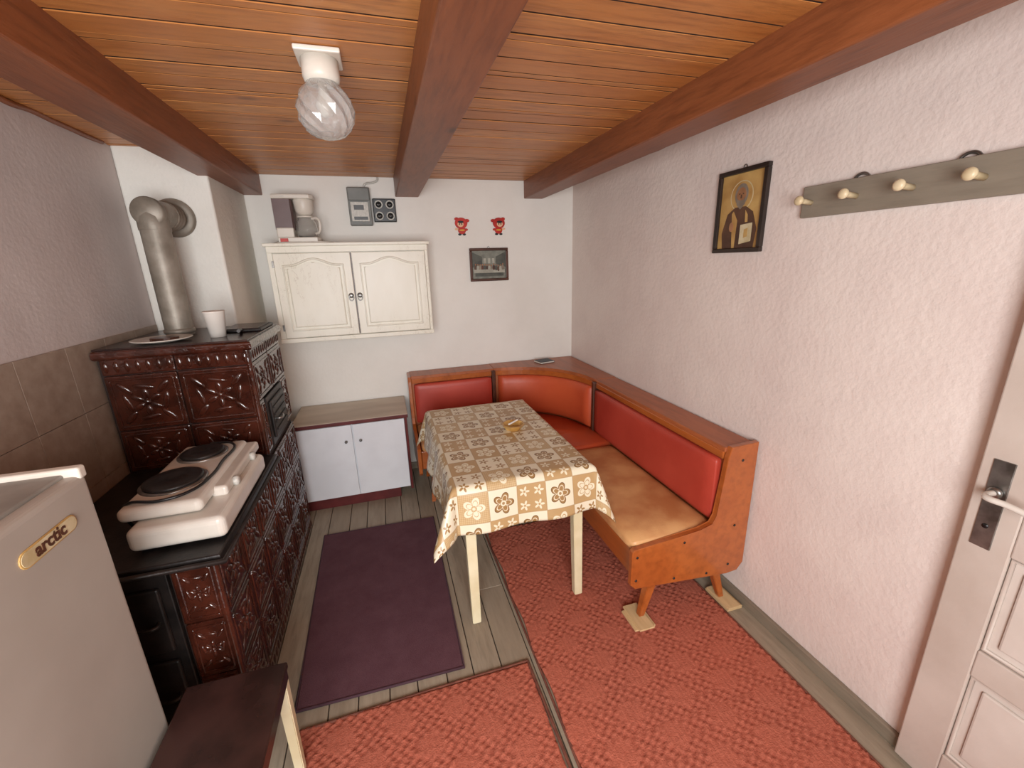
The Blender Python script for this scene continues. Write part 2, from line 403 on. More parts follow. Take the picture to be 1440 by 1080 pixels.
g=group('purple_floor_mat')
extr('mat_body',[(-.49,1.43),(.165,1.415),(.17,2.58),(-.515,2.60)],'z',.001,.009,M['purple'],g,.002)
tube('mat_binding',[(-.49,1.43,.007),(.165,1.415,.007),(.17,2.58,.007),(-.515,2.60,.007)],.006,M['purpleedge'],g,cyc=True,smoothc=False)

# ---------------- corner bench
g=group('corner_bench')
ZT=.83
PP=[(.01,.855),(.155,.85),(.17,.80),(.195,.52),(.215,.48),(.28,.462),(.615,.44),(.625,.43),(.625,.26),(.60,.235),(.10,.185),(.04,.19),(.01,.23)]
extr('end_panel_right',[(XR-d-.005,z) for d,z in PP],'y',1.355,1.382,M['benchwood'],g,.004)
extr('end_panel_left',[(YB-d-.025,z-(.015 if z>.8 else 0)) for d,z in PP],'x',.115,.14,M['benchwood'],g,.004)
for d,z in [(.60,.40),(.60,.28),(.36,.42),(.40,.24),(.10,.24),(.09,.45),(.09,.78),(.22,.22)]:
    lathe('screw',[(.0065,0),(.006,.003),(.003,.005),(0,.005)],(XR-d-.005,1.356,z),M['black'],g,10,rot=RX(90))
arc=[(.79+.58*math.sin(t),2.60+.60*math.cos(t)) for t in [math.pi/2*i/16 for i in range(17)]]
box('ledge_right',(1.37,XR-.012),(1.38,2.60),(ZT-.012,ZT+.012),M['benchdark'],g,.004)
box('ledge_back',(.138,.79),(3.20,YB-.012),(ZT-.012,ZT+.012),M['benchdark'],g,.004)
extr('ledge_corner',arc+[(XR-.012,2.60),(XR-.012,YB-.012),(.79,YB-.012)],'z',ZT-.012,ZT+.014,M['benchdark'],g,.004)
def off(arcp,d):
    o=[]
    for i,p in enumerate(arcp):
        t=math.pi/2*i/(len(arcp)-1);o.append((p[0]-d*math.sin(t),p[1]-d*math.cos(t)))
    return o
def strip(name,path_in,path_out,z0,z1,m,bev=0,seg=3,smooth=False):
    extr(name,path_in+path_out[::-1],'z',z0,z1,m,g,bev,seg,smooth)
box('back_panel_right',(1.385,1.41),(1.382,2.60),(.30,ZT-.012),M['benchdark'],g,.003)
box('back_panel_back',(.14,.79),(3.215,3.24),(.30,ZT-.012),M['benchdark'],g,.003)
strip('back_panel_corner',off(arc,-.012),off(arc,-.03),.30,ZT-.012,M['benchdark'])
box('top_rail_right',(1.366,1.39),(1.385,2.585),(.785,ZT-.008),M['benchwood'],g,.005)
box('top_rail_back',(.14,.77),(3.196,3.22),(.785,ZT-.008),M['benchwood'],g,.005)
strip('top_rail_corner',off(arc,.006),off(arc,-.014),.785,ZT-.008,M['benchwood'],.003)
box('post_right',(1.345,1.40),(2.575,2.605),(.40,ZT+.0),M['fbrown'],g,.006)
box('post_back',(.765,.795),(3.175,3.23),(.40,ZT+.0),M['fbrown'],g,.006)
def cushion(name,x,y,z,m,bev=.02,axis=None,puff=.0,cuts=14):
    bm=bmesh.new();bmesh.ops.create_cube(bm,size=1)
    bmesh.ops.subdivide_edges(bm,edges=bm.edges[:],cuts=cuts,use_grid_fill=True)
    cx=[(x[0]+x[1])/2,(y[0]+y[1])/2,(z[0]+z[1])/2];s=[x[1]-x[0],y[1]-y[0],z[1]-z[0]]
    for v in bm.verts:
        q=[v.co[i]*s[i] for i in range(3)]
        inn=[max(-(s[i]/2-bev),min(s[i]/2-bev,q[i])) for i in range(3)]
        d=Vector([q[i]-inn[i] for i in range(3)])
        if d.length>1e-9:
            mx=max(abs(c) for c in d);d=d.normalized()*min(bev,mx)
        p=[inn[i]+d[i] for i in range(3)]
        if puff and axis is not None:
            a=[i for i in range(3) if i!=axis]
            k=(1-(2*q[a[0]]/s[a[0]])**4)*(1-(2*q[a[1]]/s[a[1]])**4)
            p[axis]+=puff*k*(1 if q[axis]>0 else -1)
        v.co=Vector([p[i]+cx[i] for i in range(3)])
    return fin(bm,name,m,g,True)
cushion('back_cushion_right',(1.345,1.388),(1.40,2.565),(.47,.782),M['vinyl'],.016,0,.008)
cushion('back_cushion_back',(.155,.762),(3.172,3.218),(.47,.782),M['vinyl'],.016,1,.008)
bm=bmesh.new();prof=[(0,.47),(.02,.472),(.034,.488),(.042,.54),(.045,.63),(.042,.72),(.034,.766),(.02,.781),(0,.782)]
rings=[]
for k in range(25):
    s=k/24;t=math.pi/2*(.03+.94*s);e=math.sqrt(max(0,1-(max(0,abs(s-.5)-.46)/.04)**2))
    rings.append([bm.verts.new((.79+(.58-d*(.35+.65*e))*math.sin(t),2.60+(.60-d*(.35+.65*e))*math.cos(t),z)) for d,z in prof])
for a,b_ in zip(rings[:-1],rings[1:]):
    for i in range(len(prof)-1): bm.faces.new((a[i],a[i+1],b_[i+1],b_[i]))
bm.faces.new(rings[0]);bm.faces.new(rings[-1])
fin(bm,'back_cushion_corner',M['vinyl2'],g,True)
box('seat_base_right',(.945,1.39),(1.382,2.35),(.27,.405),M['benchwood'],g,.006)
box('seat_base_back',(.14,.60),(2.78,3.22),(.27,.405),M['benchwood'],g,.006)
inner=[(.60,2.78),(.72,2.75),(.83,2.68),(.91,2.56),(.945,2.35)]
extr('seat_base_corner',inner+[(1.39,2.35),(1.39,2.60)]+off(arc,.0)[::-1][1:]+[(.60,3.20)],'z',.27,.405,M['benchwood'],g,.003)
cushion('seat_cushion_right',(.93,1.37),(1.385,2.34),(.40,.462),M['seat'],.024,2,.014)
cushion('seat_cushion_back',(.15,.595),(2.765,3.205),(.40,.462),M['seat'],.024,2,.014)
inner2=[(.605,2.765),(.72,2.735),(.82,2.665),(.895,2.55),(.93,2.355)]
extr('seat_cushion_corner',inner2+[(1.37,2.355),(1.37,2.58)]+off(arc,.03)[::-1][1:]+[(.605,3.17)],'z',.40,.470,M['vinyl2'],g,.018,4,True)
SZ=RT+.0185
for nm,a,b_ in (('leg_1',(1.08,1.42,.275),(1.005,1.40,SZ+.0005)),('leg_2',(1.385,1.42,.275),(1.445,1.385,SZ-.003)),('leg_3',(.24,2.85,.275),(.20,2.80,.001)),('leg_4',(.24,3.15,.275),(.20,3.2,.001)),('leg_5',(1.0,2.4,.275),(.95,2.35,.001)),('leg_6',(1.30,2.9,.275),(1.35,2.95,.001))):
    taper(nm,a,b_,.052,.028,M['benchwood'],g)
s1=group('wood_shim');box('block',(.955,1.03),(1.32,1.47),(RT+.010,SZ),M['shim'],s1,.001);box('wedge',(.94,1.045),(1.335,1.455),(RT,RT+.0098),M['shim'],s1,.001)
s2=group('wood_shim');box('block',(1.425,1.495),(1.30,1.45),(.0175,SZ-.0035),M['shim'],s2,.001);box('wedge',(1.428,1.515),(1.31,1.46),(0.001,.0173),M['shim'],s2,.001)
bk=group('small_book');box('cover',(1.17,1.30),(3.19,3.30),(ZT+.0145,ZT+.030),M['book'],bk,.002,rot=RZ(12));box('pages',(1.166,1.296),(3.188,3.296),(ZT+.0175,ZT+.027),M['paper'],bk,.0005,rot=RZ(12))

# ---------------- dining table
tg=group('dining_table')
TX=(.205,.845);TY=(1.62,2.66);TZ=.74
box('table_top',TX,TY,(TZ-.022,TZ-.002),M['cream'],tg,.003)
box('apron_front',(.27,.78),(1.655,1.675),(TZ-.11,TZ-.022),M['cream'],tg)
box('apron_back',(.27,.78),(2.605,2.625),(TZ-.11,TZ-.022),M['cream'],tg)
box('apron_left',(.245,.265),(1.68,2.60),(TZ-.11,TZ-.022),M['cream'],tg)
box('apron_right',(.790,.810),(1.68,2.60),(TZ-.11,TZ-.022),M['cream'],tg)
i=1
for lx,fx in ((.265,.268),(.788,.795)):
    for ly in (1.665,2.61):
        z0=RT if lx>.5 and ly<2.3 else .001
        taper('leg_%d'%i,(lx,ly,TZ-.022),(fx,ly-.02 if ly<2 else ly+.02,z0),.05,.04,M['cream'],tg,.003);i+=1
OV=.215;res=.0125
cxs,cys=(TX[0]+TX[1])/2,(TY[0]+TY[1])/2;hw,hl=(TX[1]-TX[0])/2+.004,(TY[1]-TY[0])/2+.004
nx=int((2*hw+2*OV)/res);ny=int((2*hl+2*OV)/res)
vs=[];uv=[]
def drape(u,v):
    du=max(0,abs(u)-hw);dv=max(0,abs(v)-hl);sx=1 if u>0 else -1;sy=1 if v>0 else -1
    bx=max(-hw,min(hw,u));by=max(-hl,min(hl,v))
    if du==0 and dv==0: return bx,by,TZ+.001
    r=math.hypot(du,dv)
    kc=.40 if (sx<0 and sy<0) else .26
    if du>0 and dv>0:
        th=math.atan2(dv,du);k=math.sin(2*th)
        flare=.012+r*(.10+kc*k**1.5)
        outh=min(flare,r*.9);z=TZ+.001-math.sqrt(max(0,r*r-(outh*.9)**2))
        return bx+sx*outh*math.cos(th),by+sy*outh*math.sin(th),z
    t=by if du>0 else bx
    L=hl if du>0 else hw
    wave=.5+.5*math.sin(t*17+(1.3 if du>0 else 0)*sx+sy)
    edge=.012*min(1,r/.03)+r*.10+.030*wave*(r/OV)*(1-(abs(t)/L)**4)
    z=TZ+.001-math.sqrt(max(0,r*r-(edge*.6)**2))
    if du>0:return bx+sx*edge,by,z
    return bx,by+sy*edge,z
us=np.linspace(-hw-OV,hw+OV,nx+1);vv=np.linspace(-hl-OV,hl+OV,ny+1)
for v in vv:
    for u in us:
        a,b_,c=drape(u,v);vs.append((cxs+a,cys+b_,c));uv.append((u+6*.132+.05,v+12*.132+.03))
W=nx+1;fs=[(j*W+i,j*W+i+1,(j+1)*W+i+1,(j+1)*W+i) for j in range(ny) for i in range(nx)]
me=bpy.data.meshes.new('tablecloth');me.from_pydata(vs,[],fs);ul=me.uv_layers.new(name='UVMap')
for l in me.loops: ul.data[l.index].uv=uv[l.vertex_index]
for p in me.polygons:p.use_smooth=True
me.materials.append(M['cloth']);o=bpy.data.objects.new('tablecloth',me);SC.collection.objects.link(o);o.parent=tg
sm=o.modifiers.new('s','SMOOTH');sm.iterations=3;sm.factor=.5
sd=o.modifiers.new('sol','SOLIDIFY');sd.thickness=.0012;sd.offset=1
ag=group('ashtray');ac=(.63,2.16)
bm=bmesh.new();Z0=TZ+.003
rings=[[(ac[0]+r*math.cos(math.pi/4*k+.3),ac[1]+r*math.sin(math.pi/4*k+.3),Z0+z) for k in range(8)] for r,z in ((.042,0),(.068,.032),(.058,.033),(.040,.008))]
rv=[[bm.verts.new(p) for p in r] for r in rings]
for a,b_ in zip(rv[:-1],rv[1:]):
    for k in range(8): bm.faces.new((a[k],a[(k+1)%8],b_[(k+1)%8],b_[k]))
bm.faces.new(rv[0]);bm.faces.new(rv[-1]);fin(bm,'bowl',M['ash'],ag)
tube('cigarette',[(ac[0]-.03,ac[1]-.02,Z0+.038),(ac[0]+.035,ac[1]+.03,Z0+.039)],.005,M['cigar'],ag,smoothc=False)

# ---------------- low cabinet
cg=group('low_cabinet')
box('carcass',(-.66,.054),(2.945,3.365),(.075,.625),M['whitep'],cg,.002)
box('side_panel_right',(.055,.072),(2.93,3.365),(.06,.625),M['maroon'],cg,.002)
box('top_board',(-.675,.08),(2.917,3.367),(.625,.650),M['lam'],cg,.003)
box('top_edge_band',(-.675,.08),(2.908,2.9165),(.624,.648),M['maroon'],cg,.002)
box('door_left',(-.652,-.302),(2.925,2.944),(.085,.615),M['whitep'],cg,.003)
box('door_right',(-.294,.052),(2.925,2.944),(.085,.615),M['whitep'],cg,.003)
box('plinth',(-.66,-.02),(2.95,3.35),(0.001,.075),M['maroon'],cg,.002)
for kx in (-.345,-.25):
    lathe('knob',[(.005,0),(.005,.008),(.010,.012),(.009,.02),(0,.022)],(kx,2.926,.50),M['steel'],cg,14,rot=RX(90))

# ---------------- wall cabinet
wg=group('wall_cabinet')
x0,x1,z0,z1,yf=-.665,.325,1.185,1.80,3.09
box('carcass',(x0,x1),(yf+.012,YB-.002),(z0,z1-.012),M['worn'],wg,.002)
box('crown_board',(x0-.015,x1+.015),(yf-.018,YB-.002),(z1-.012,z1+.008),M['worn'],wg,.004)
box('frame_top',(x0,x1),(yf-.004,yf+.012),(z1-.05,z1-.012),M['worn'],wg,.002)
box('frame_bottom',(x0-.004,x1+.004),(yf-.010,yf+.012),(z0-.006,z0+.022),M['worn'],wg,.003)
box('frame_left',(x0,x0+.03),(yf-.002,yf+.012),(z0+.02,z1-.05),M['worn'],wg,.002)
box('frame_right',(x1-.02,x1),(yf-.002,yf+.012),(z0+.02,z1-.05),M['worn'],wg,.002)
def arch(xa,xb,za,zb,rise):
    n=20;top=[]
    for i in range(n+1):
        t=i/n;s=abs(2*t-1)
        q=0 if s>.8 else (0.5+0.5*math.cos(math.pi*s/.8))
        top.append((xb-(xb-xa)*t,zb-rise+rise*q))
    return [(xa,za),(xb,za)]+top
for nm,xa,xb in (('left',x0+.032,-.177),('right',-.169,x1-.022)):
    box('door_'+nm,(xa,xb),(yf-.012,yf+.010),(z0+.026,z1-.054),M['worn'],wg,.004)
    A=arch(xa+.05,xb-.05,z0+.075,z1-.09,.040)
    extr('door_panel_'+nm,arch(xa+.070,xb-.070,z0+.095,z1-.110,.038),'y',yf-.022,yf-.010,M['worn'],wg,.007)
    tube('door_moulding_'+nm,[(p[0],yf-.013,p[1]) for p in A],.007,M['worn'],wg,cyc=True,smoothc=False)
box('door_gap',(-.177,-.169),(yf+.009,yf+.0125),(z0+.026,z1-.054),M['fbrown'],wg,0)
for kx in (-.200,-.145):
    lathe('rosette',[(.017,0),(.017,.003),(.010,.006),(0,.007)],(kx,yf-.012,1.47),M['steel'],wg,18,rot=RX(90))
    tube('ring_pull',[(kx+.014*math.cos(a),yf-.021,1.455+.019*math.sin(a)) for a in [2*math.pi*k/12 for k in range(12)]],.003,M['steel'],wg,cyc=True)
for hz in (1.28,1.68):
    box('hinge',(x0+.022,x0+.034),(yf-.016,yf-.008),(hz-.02,hz+.02),M['steel'],wg,.001)

# ---------------- coffee maker
k=group('coffee_maker');zb=z1+.0085
extr('base',[(-.585,3.10),(-.36,3.10),(-.345,3.14),(-.345,3.23),(-.37,3.27),(-.585,3.27)],'z',zb,zb+.035,M['plastic'],k,.006,3)
extr('water_tank',[(-.60,3.15),(-.50,3.15),(-.49,3.17),(-.49,3.27),(-.60,3.27)],'z',zb+.08,zb+.27,M['brownpl'],k,.006,3)
box('tower',(-.595,-.495),(3.13,3.26),(zb+.03,zb+.095),M['plastic'],k,.008,3)
extr('head',[(-.60,3.14),(-.52,3.125),(-.38,3.125),(-.36,3.15),(-.36,3.24),(-.39,3.27),(-.60,3.27)],'z',zb+.265,zb+.292,M['plastic'],k,.008,3)
lathe('filter_basket',[(.0,0),(.035,0),(.052,.02),(.060,.085),(.056,.095),(0,.098)],(-.425,3.19,zb+.172),M['plastic'],k,28)
lathe('carafe',[(.0,.0),(.045,.0),(.062,.012),(.066,.045),(.060,.085),(.046,.110),(.048,.118),(.044,.118),(.042,.110),(.056,.085),(.062,.045),(.058,.015),(.04,.004),(0,.004)],(-.425,3.19,zb+.038),M['glass2'],k,32)
lathe('carafe_lid',[(0,0),(.047,0),(.049,.008),(.035,.014),(0,.015)],(-.425,3.19,zb+.156),M['plastic'],k,28)
tube('carafe_handle',[(-.385,3.165,zb+.15),(-.345,3.14,zb+.145),(-.338,3.135,zb+.10),(-.35,3.145,zb+.065),(-.37,3.16,zb+.06)],.0075,M['plastic'],k)
box('switch',(-.575,-.53),(3.096,3.104),(zb+.006,zb+.028),M['red'],k,.002)
tube('power_cord',[(-.60,3.2,zb+.02),(-.62,3.16,zb+.004),(-.58,3.09,zb+.004),(-.45,3.083,zb+.004),(-.30,3.10,zb+.004),(-.27,3.2,zb+.004),(-.30,3.3,zb+.004)],.0028,M['plastic'],k)

# ---------------- meter & sockets
k=group('electricity_meter')
box('case',(-.16,-.012),(3.315,YB-.001),(1.93,2.175),M['grey'],k,.006,3)
box('upper_cover',(-.155,-.017),(3.30,3.316),(2.09,2.17),M['grey'],k,.004)
box('face_plate',(-.145,-.03),(3.305,3.316),(1.955,2.08),M['label'],k,.002)
box('display',(-.125,-.06),(3.301,3.306),(2.03,2.06),M['darkgrey'],k,.001)
box('terminal_strip',(-.13,-.04),(3.301,3.306),(1.965,1.985),M['darkgrey'],k,.001)
tube('supply_cable',[(-.05,3.37,2.17),(-.04,3.37,2.20),(0.02,3.375,2.215),(.05,3.38,2.235),(.05,3.38,2.25)],.007,M['label'],k)
k=group('wall_sockets')
box('socket_plate',(.0,.155),(3.355,YB-.001),(1.955,2.11),M['blackpl'],k,.006,3)
for a in (.040,.115):
    for b_ in (1.995,2.070):
        lathe('socket',[(.028,0),(.028,.008),(.024,.010),(.021,.003),(0,.003)],(a,3.356,b_),M['label'],k,24,rot=RX(90))
        lathe('socket_well',[(.020,0),(.020,.0045),(0,.0045)],(a,3.356,b_),M['blackpl'],k,20,rot=RX(90))
        for s in (-.008,.008): lathe('contact',[(.003,0),(.003,.006),(0,.006)],(a+s,3.356,b_),M['steel'],k,8,rot=RX(90))

# ---------------- doll wall ornaments
def doll(cx,cz,fl):
    k=group('doll_wall_ornament');y=YB
    def e(n,dx,dz,rx,rz,m,ya,yb_): extr(n,ell(cx+fl*dx,cz+dz,rx,rz,20),'y',y-yb_,y-ya,m,k,.002)
    e('hood',0,.022,.048,.040,M['red'],.001,.012)
    e('hood_tip',-.034,.052,.016,.012,M['red'],.001,.011)
    e('face',-.006,.014,.024,.020,M['skin'],.012,.016)
    e('fringe',-.004,.030,.022,.009,M['blackpl'],.014,.018)
    e('eye_1',-.014,.015,.004,.006,M['blackpl'],.016,.018);e('eye_2',.003,.015,.004,.006,M['blackpl'],.016,.018)
    e('body',.004,-.030,.030,.026,M['red'],.001,.011)
    e('belt',.004,-.028,.022,.006,M['yellow'],.011,.013)
    e('arm_1',-.034,-.020,.016,.008,M['skin'],.003,.010);e('arm_2',.036,-.024,.014,.009,M['red'],.003,.010)
    e('bow',.046,.040,.018,.012,M['red'],.003,.010)
    e('shoe_1',-.014,-.058,.013,.008,M['blackpl'],.002,.010);e('shoe_2',.020,-.058,.013,.008,M['blackpl'],.002,.010)
doll(.625,1.925,1);doll(.92,1.925,-1)

# ---------------- pictures
def frame_y(k,xa,xb,za,zb,w,m):
    box('frame_top',(xa,xb),(YB-.018,YB-.001),(zb-w,zb),m,k,.004);box('frame_bottom',(xa,xb),(YB-.018,YB-.001),(za,za+w),m,k,.004)
    box('frame_left',(xa,xa+w),(YB-.018,YB-.001),(za+w,zb-w),m,k,.004);box('frame_right',(xb-w,xb),(YB-.018,YB-.001),(za+w,zb-w),m,k,.004)
k=group('last_supper_picture');xa,xb,za,zb=.675,.985,1.515,1.765
frame_y(k,xa,xb,za,zb,.020,M['fbrown'])
box('print',(xa+.018,xb-.018),(YB-.006,YB-.002),(za+.018,zb-.018),M['printm'],k,0)
xm=(xa+xb)/2
extr('wall_in_perspective_left',[(xa+.022,1.735),(xm-.055,1.70),(xm-.055,1.645),(xa+.022,1.62)],'y',YB-.0072,YB-.0058,M['shadowp'],k)
extr('wall_in_perspective_right',[(xb-.022,1.735),(xm+.055,1.70),(xm+.055,1.645),(xb-.022,1.62)],'y',YB-.0072,YB-.0058,M['shadowp'],k)
box('rear_wall',(xm-.055,xm+.055),(YB-.0072,YB-.0058),(1.64,1.70),M['printm'],k,0)
for q in (-.034,0,.034): box('far_window',(xm+q-.010,xm+q+.010),(YB-.0078,YB-.0071),(1.65,1.688),M['printl'],k,0)
box('supper_table',(xa+.03,xb-.03),(YB-.0095,YB-.008),(1.578,1.604),M['printl'],k,0)
box('table_shadow',(xa+.04,xb-.04),(YB-.0090,YB-.0070),(1.552,1.578),M['shadowp'],k,0)
for i in range(13):
    cx=xa+.045+i*.0183;dz=random.uniform(-.006,.006)
    extr('figure',ell(cx,1.613+dz,.011,.020,10),'y',YB-.0088-.0001*i,YB-.0074,[M['robe'],M['hair'],M['shadowp'],M['printl'],M['fbrown']][i*3%5],k)
    extr('head',ell(cx,1.638+dz,.0055,.0065,10),'y',YB-.0104,YB-.0088,M['iskin'],k)
tube('hanger',[(xm-.01,YB-.004,zb),(xm,YB-.004,zb+.012),(xm+.01,YB-.004,zb)],.002,M['steel'],k)
k=group('saint_icon_picture');ya,yb_,za,zb=1.485,1.755,1.665,2.01;w=.019
def bx(n,y,z,x,m,bev=.003): return box(n,x,y,z,m,k,bev)
bx('frame_top',(ya,yb_),(zb-w,zb),(XR-.022,XR-.001),M['fblack']);bx('frame_bottom',(ya,yb_),(za,za+w),(XR-.022,XR-.001),M['fblack'])
bx('frame_near',(ya,ya+w),(za+w,zb-w),(XR-.022,XR-.001),M['fblack']);bx('frame_far',(yb_-w,yb_),(za+w,zb-w),(XR-.022,XR-.001),M['fblack'])
bx('icon_ground',(ya+w-.002,yb_-w+.002),(za+w-.002,zb-w+.002),(XR-.009,XR-.004),M['gold'],0)
yc=(ya+yb_)/2
def fx(n,pts,d,m): extr(n,[(yc-p[0],p[1]) for p in pts],'x',XR-.009-d,XR-.0088,m,k)
fx('halo',ell(0,1.90,.062,.062,32),.0008,M['iwhite']);fx('halo_inner',ell(0,1.90,.058,.058,32),.0012,M['gold'])
fx('robe',[(-.085,za+w),(.09,za+w),(.098,1.76),(.07,1.83),(.03,1.855),(-.03,1.855),(-.07,1.83),(-.095,1.75)],.0016,M['robe'])
fx('hair',ell(0,1.905,.036,.045,24),.002,M['hair']);fx('face',ell(0,1.90,.026,.034,24),.0026,M['iskin'])
fx('beard',[(-.026,1.895),(-.022,1.865),(0,1.845),(.022,1.865),(.026,1.895),(.012,1.882),(-.012,1.882)],.003,M['hair'])
fx('eye_1',ell(-.010,1.908,.004,.0022,10),.0032,M['fblack']);fx('eye_2',ell(.010,1.908,.004,.0022,10),.0032,M['fblack']);fx('nose',[(-.003,1.905),(.003,1.905),(.004,1.89),(-.004,1.89)],.0032,M['robe'])
fx('stole',[(-.028,za+w),(-.014,za+w),(-.010,1.80),(-.035,1.84),(-.044,1.83)],.0022,M['gold'])
fx('stole_2',[(.03,1.84),(.045,1.82),(.048,1.79),(.034,1.79)],.0022,M['gold'])
fx('book_gospel',[(.012,1.70),(.075,1.71),(.075,1.785),(.012,1.78)],.003,M['iwhite']);fx('book_clasp',[(.035,1.725),(.055,1.73),(.055,1.765),(.035,1.76)],.0036,M['gold'])
fx('hand',ell(-.04,1.775,.012,.02,16),.0034,M['iskin'])
tube('hanger',[(XR-.006,yc-.012,zb),(XR-.006,yc,zb+.014),(XR-.006,yc+.012,zb)],.002,M['steel'],k)

# ---------------- coat rack
k=group('coat_rack')
box('board',(XR-.022,XR-.001),(.655,1.315),(1.778,1.885),M['rackw'],k,.003)
for yy in (1.278,1.12,.96,.80):
    lathe('peg',[(.009,0),(.009,.040),(.011,.050),(.016,.056),(.016,.063),(.010,.068),(0,.069)],(XR-.021,yy,1.828),M['peg'],k,20,rot=RY(-84))
for yy in (1.12,.845):
    tube('hanger_bracket',[(XR-.010,yy-.022,1.885),(XR-.010,yy-.014,1.893),(XR-.010,yy,1.897),(XR-.010,yy+.014,1.893),(XR-.010,yy+.022,1.885)],.0045,M['steel'],k)

# ---------------- door
k=group('door_1');dx0,dx1=1.497,1.54
ys=(-.20,.64);st=.105
box('stile_lock',(dx0,dx1),(ys[1]-st,ys[1]),(.02,2.03),M['door'],k,.004);box('stile_hinge',(dx0,dx1),(ys[0],ys[0]+st),(.02,2.03),M['door'],k,.004)
for a,b_,n in ((.02,.16,'rail_bottom'),(.475,.565,'rail_low'),(.87,1.18,'rail_lock'),(1.92,2.03,'rail_top')):
    box(n,(dx0,dx1),(ys[0]+st,ys[1]-st),(a,b_),M['door'],k,.004)
for a,b_ in ((.16,.475),(.565,.87),(1.18,1.92)):
    box('mullion',(dx0,dx1),(.18,.26),(a,b_),M['door'],k,.004)
    for c,d in ((-.095,.18),(.26,.535)):
        box('panel',(dx0+.016,dx1-.01),(c,d),(a,b_),M['doorp'],k,0)
        box('panel_field',(dx0+.008,dx0+.018),(c+.03,d-.03),(a+.03,b_-.03),M['doorp'],k,.006)
        tube('panel_bead',[(dx0+.012,c+.006,a+.006),(dx0+.012,d-.006,a+.006),(dx0+.012,d-.006,b_-.006),(dx0+.012,c+.006,b_-.006)],.007,M['door'],k,cyc=True,smoothc=False)
box('lock_plate',(dx0-.004,dx0),(.572,.615),(.865,1.12),M['steel'],k,.0015)
tube('handle',[(dx0-.002,.594,1.03),(dx0-.045,.594,1.03),(dx0-.055,.585,1.03),(dx0-.055,.55,1.03),(dx0-.053,.49,1.022)],.008,M['white'],k)
lathe('handle_rose',[(.016,0),(.016,.006),(.010,.010),(0,.010)],(dx0-.004,.594,1.03),M['steel'],k,20,rot=RY(-90))
lathe('keyhole',[(.007,0),(.007,.001),(0,.001)],(dx0-.004,.594,.93),M['blackpl'],k,14,rot=RY(-90))
box('hinge_low',(dx1-.002,XR),(ys[0]-.01,ys[0]+.01),(.3,.4),M['steel'],k,.001)
box('hinge_high',(dx1-.002,XR),(ys[0]-.01,ys[0]+.01),(1.6,1.7),M['steel'],k,.001)

# ---------------- stove
k=group('tiled_stove')
sx0,sx1=-1.178,-.61;sy0,sym,sy1=1.40,2.16,2.745
box('core_low',(sx0,sx1-.012),(sy0+.012,sy1),(0.001,.76),M['grout'],k,0)
box('core_high',(sx0,sx1-.012),(sym+.012,sy1),(.76,1.30),M['grout'],k,0)
def tilegeo(bm,w,h,kind=0):
    addbox(bm,(-w/2+.0015,w/2-.0015),(-.014,0),(-h/2+.0015,h/2-.0015),.006,3)
    if kind==0:
        a,b_=w/2-.020,h/2-.020
        for s in (-1,1):
            addbox(bm,(-a,a),(-.019,-.010),(s*b_-.005,s*b_+.005),.004,2)
            addbox(bm,(s*a-.005,s*a+.005),(-.019,-.010),(-b_,b_),.004,2)
        def blob(x,z,rx,rz,ang,d=.009):
            r=bmesh.ops.create_uvsphere(bm,u_segments=12,v_segments=8,radius=1)
            bmesh.ops.transform(bm,matrix=Matrix.Translation((x,-.013,z))@RY(ang)@Matrix.Diagonal((rx,d,rz,1)),verts=r['verts'])
            for v in r['verts']:
                for f in v.link_faces:f.smooth=True
        s=min(w,h)/.2
        for q in range(6):
            an=q*60+30;blob(.030*s*math.cos(math.radians(an)),.030*s*math.sin(math.radians(an)),.022*s,.011*s,-an,.008)
        blob(0,0,.012*s,.012*s,0,.011)
        for sxx in (-1,1):
            blob(sxx*a*.62,0,.010*s,.034*s,sxx*14,.007);blob(0,sxx*b_*.66,.034*s,.009*s,sxx*10,.007)
            for sz in (-1,1): blob(sxx*a*.62,sz*b_*.62,.030*s,.011*s,-sxx*sz*48,.007)
    else:
        n=max(2,int(w/.036))
        for i in range(n):
            xx=-w/2+w*(i+.5)/n
            r=bmesh.ops.create_uvsphere(bm,u_segments=8,v_segments=6,radius=1)
            bmesh.ops.transform(bm,matrix=Matrix.Translation((xx,-.012,0))@Matrix.Diagonal((.012,.007,h*.34,1)),verts=r['verts'])
            for v in r['verts']:
                for f in v.link_faces:f.smooth=True
def place(bm,face,u0,u1,z0_,z1_,pos,kind=0):
    t=bmesh.new();tilegeo(t,u1-u0,z1_-z0_,kind)
    uc,zc=(u0+u1)/2,(z0_+z1_)/2
    if face=='front': T=Matrix.Translation((uc,pos,zc))
    else: T=Matrix.Translation((pos,uc,zc))@RZ(90)
    bmesh.ops.transform(t,matrix=T,verts=t.verts)
    me=bpy.data.meshes.new('t');t.to_mesh(me);t.free();bm.from_mesh(me);bpy.data.meshes.remove(me)
bm=bmesh.new()
px=sx1-.012
def splits(a,b_,n): return [a+(b_-a)*i/n for i in range(n+1)]
S=splits(sy0,sy1,6)
for a,b_ in zip(S[:-1],S[1:]):
    place(bm,'right',a,b_,0.0,.08,px,1)
    for c,d in ((.08,.305),(.305,.53),(.53,.755)): place(bm,'right',a,b_,c,d,px)
place(bm,'right',sym,2.25,.79,1.05,px);place(bm,'right',2.60,sy1,.79,1.05,px)
S=splits(sym,sy1,2)
for a,b_ in zip(S[:-1],S[1:]):
    place(bm,'right',a,b_,1.05,1.24,px);place(bm,'right',a,b_,1.24,1.31,px,1)
S=[sx0+.01,-.90,sx1]
for a,b_ in zip(S[:-1],S[1:]):
    place(bm,'front',a,b_,.79,.985,sym+.012);place(bm,'front',a,b_,.985,1.235,sym+.012);place(bm,'front',a,b_,1.235,1.31,sym+.012,1)
place(bm,'front',sx0+.01,sx1,0,.08,sy0+.012,1)
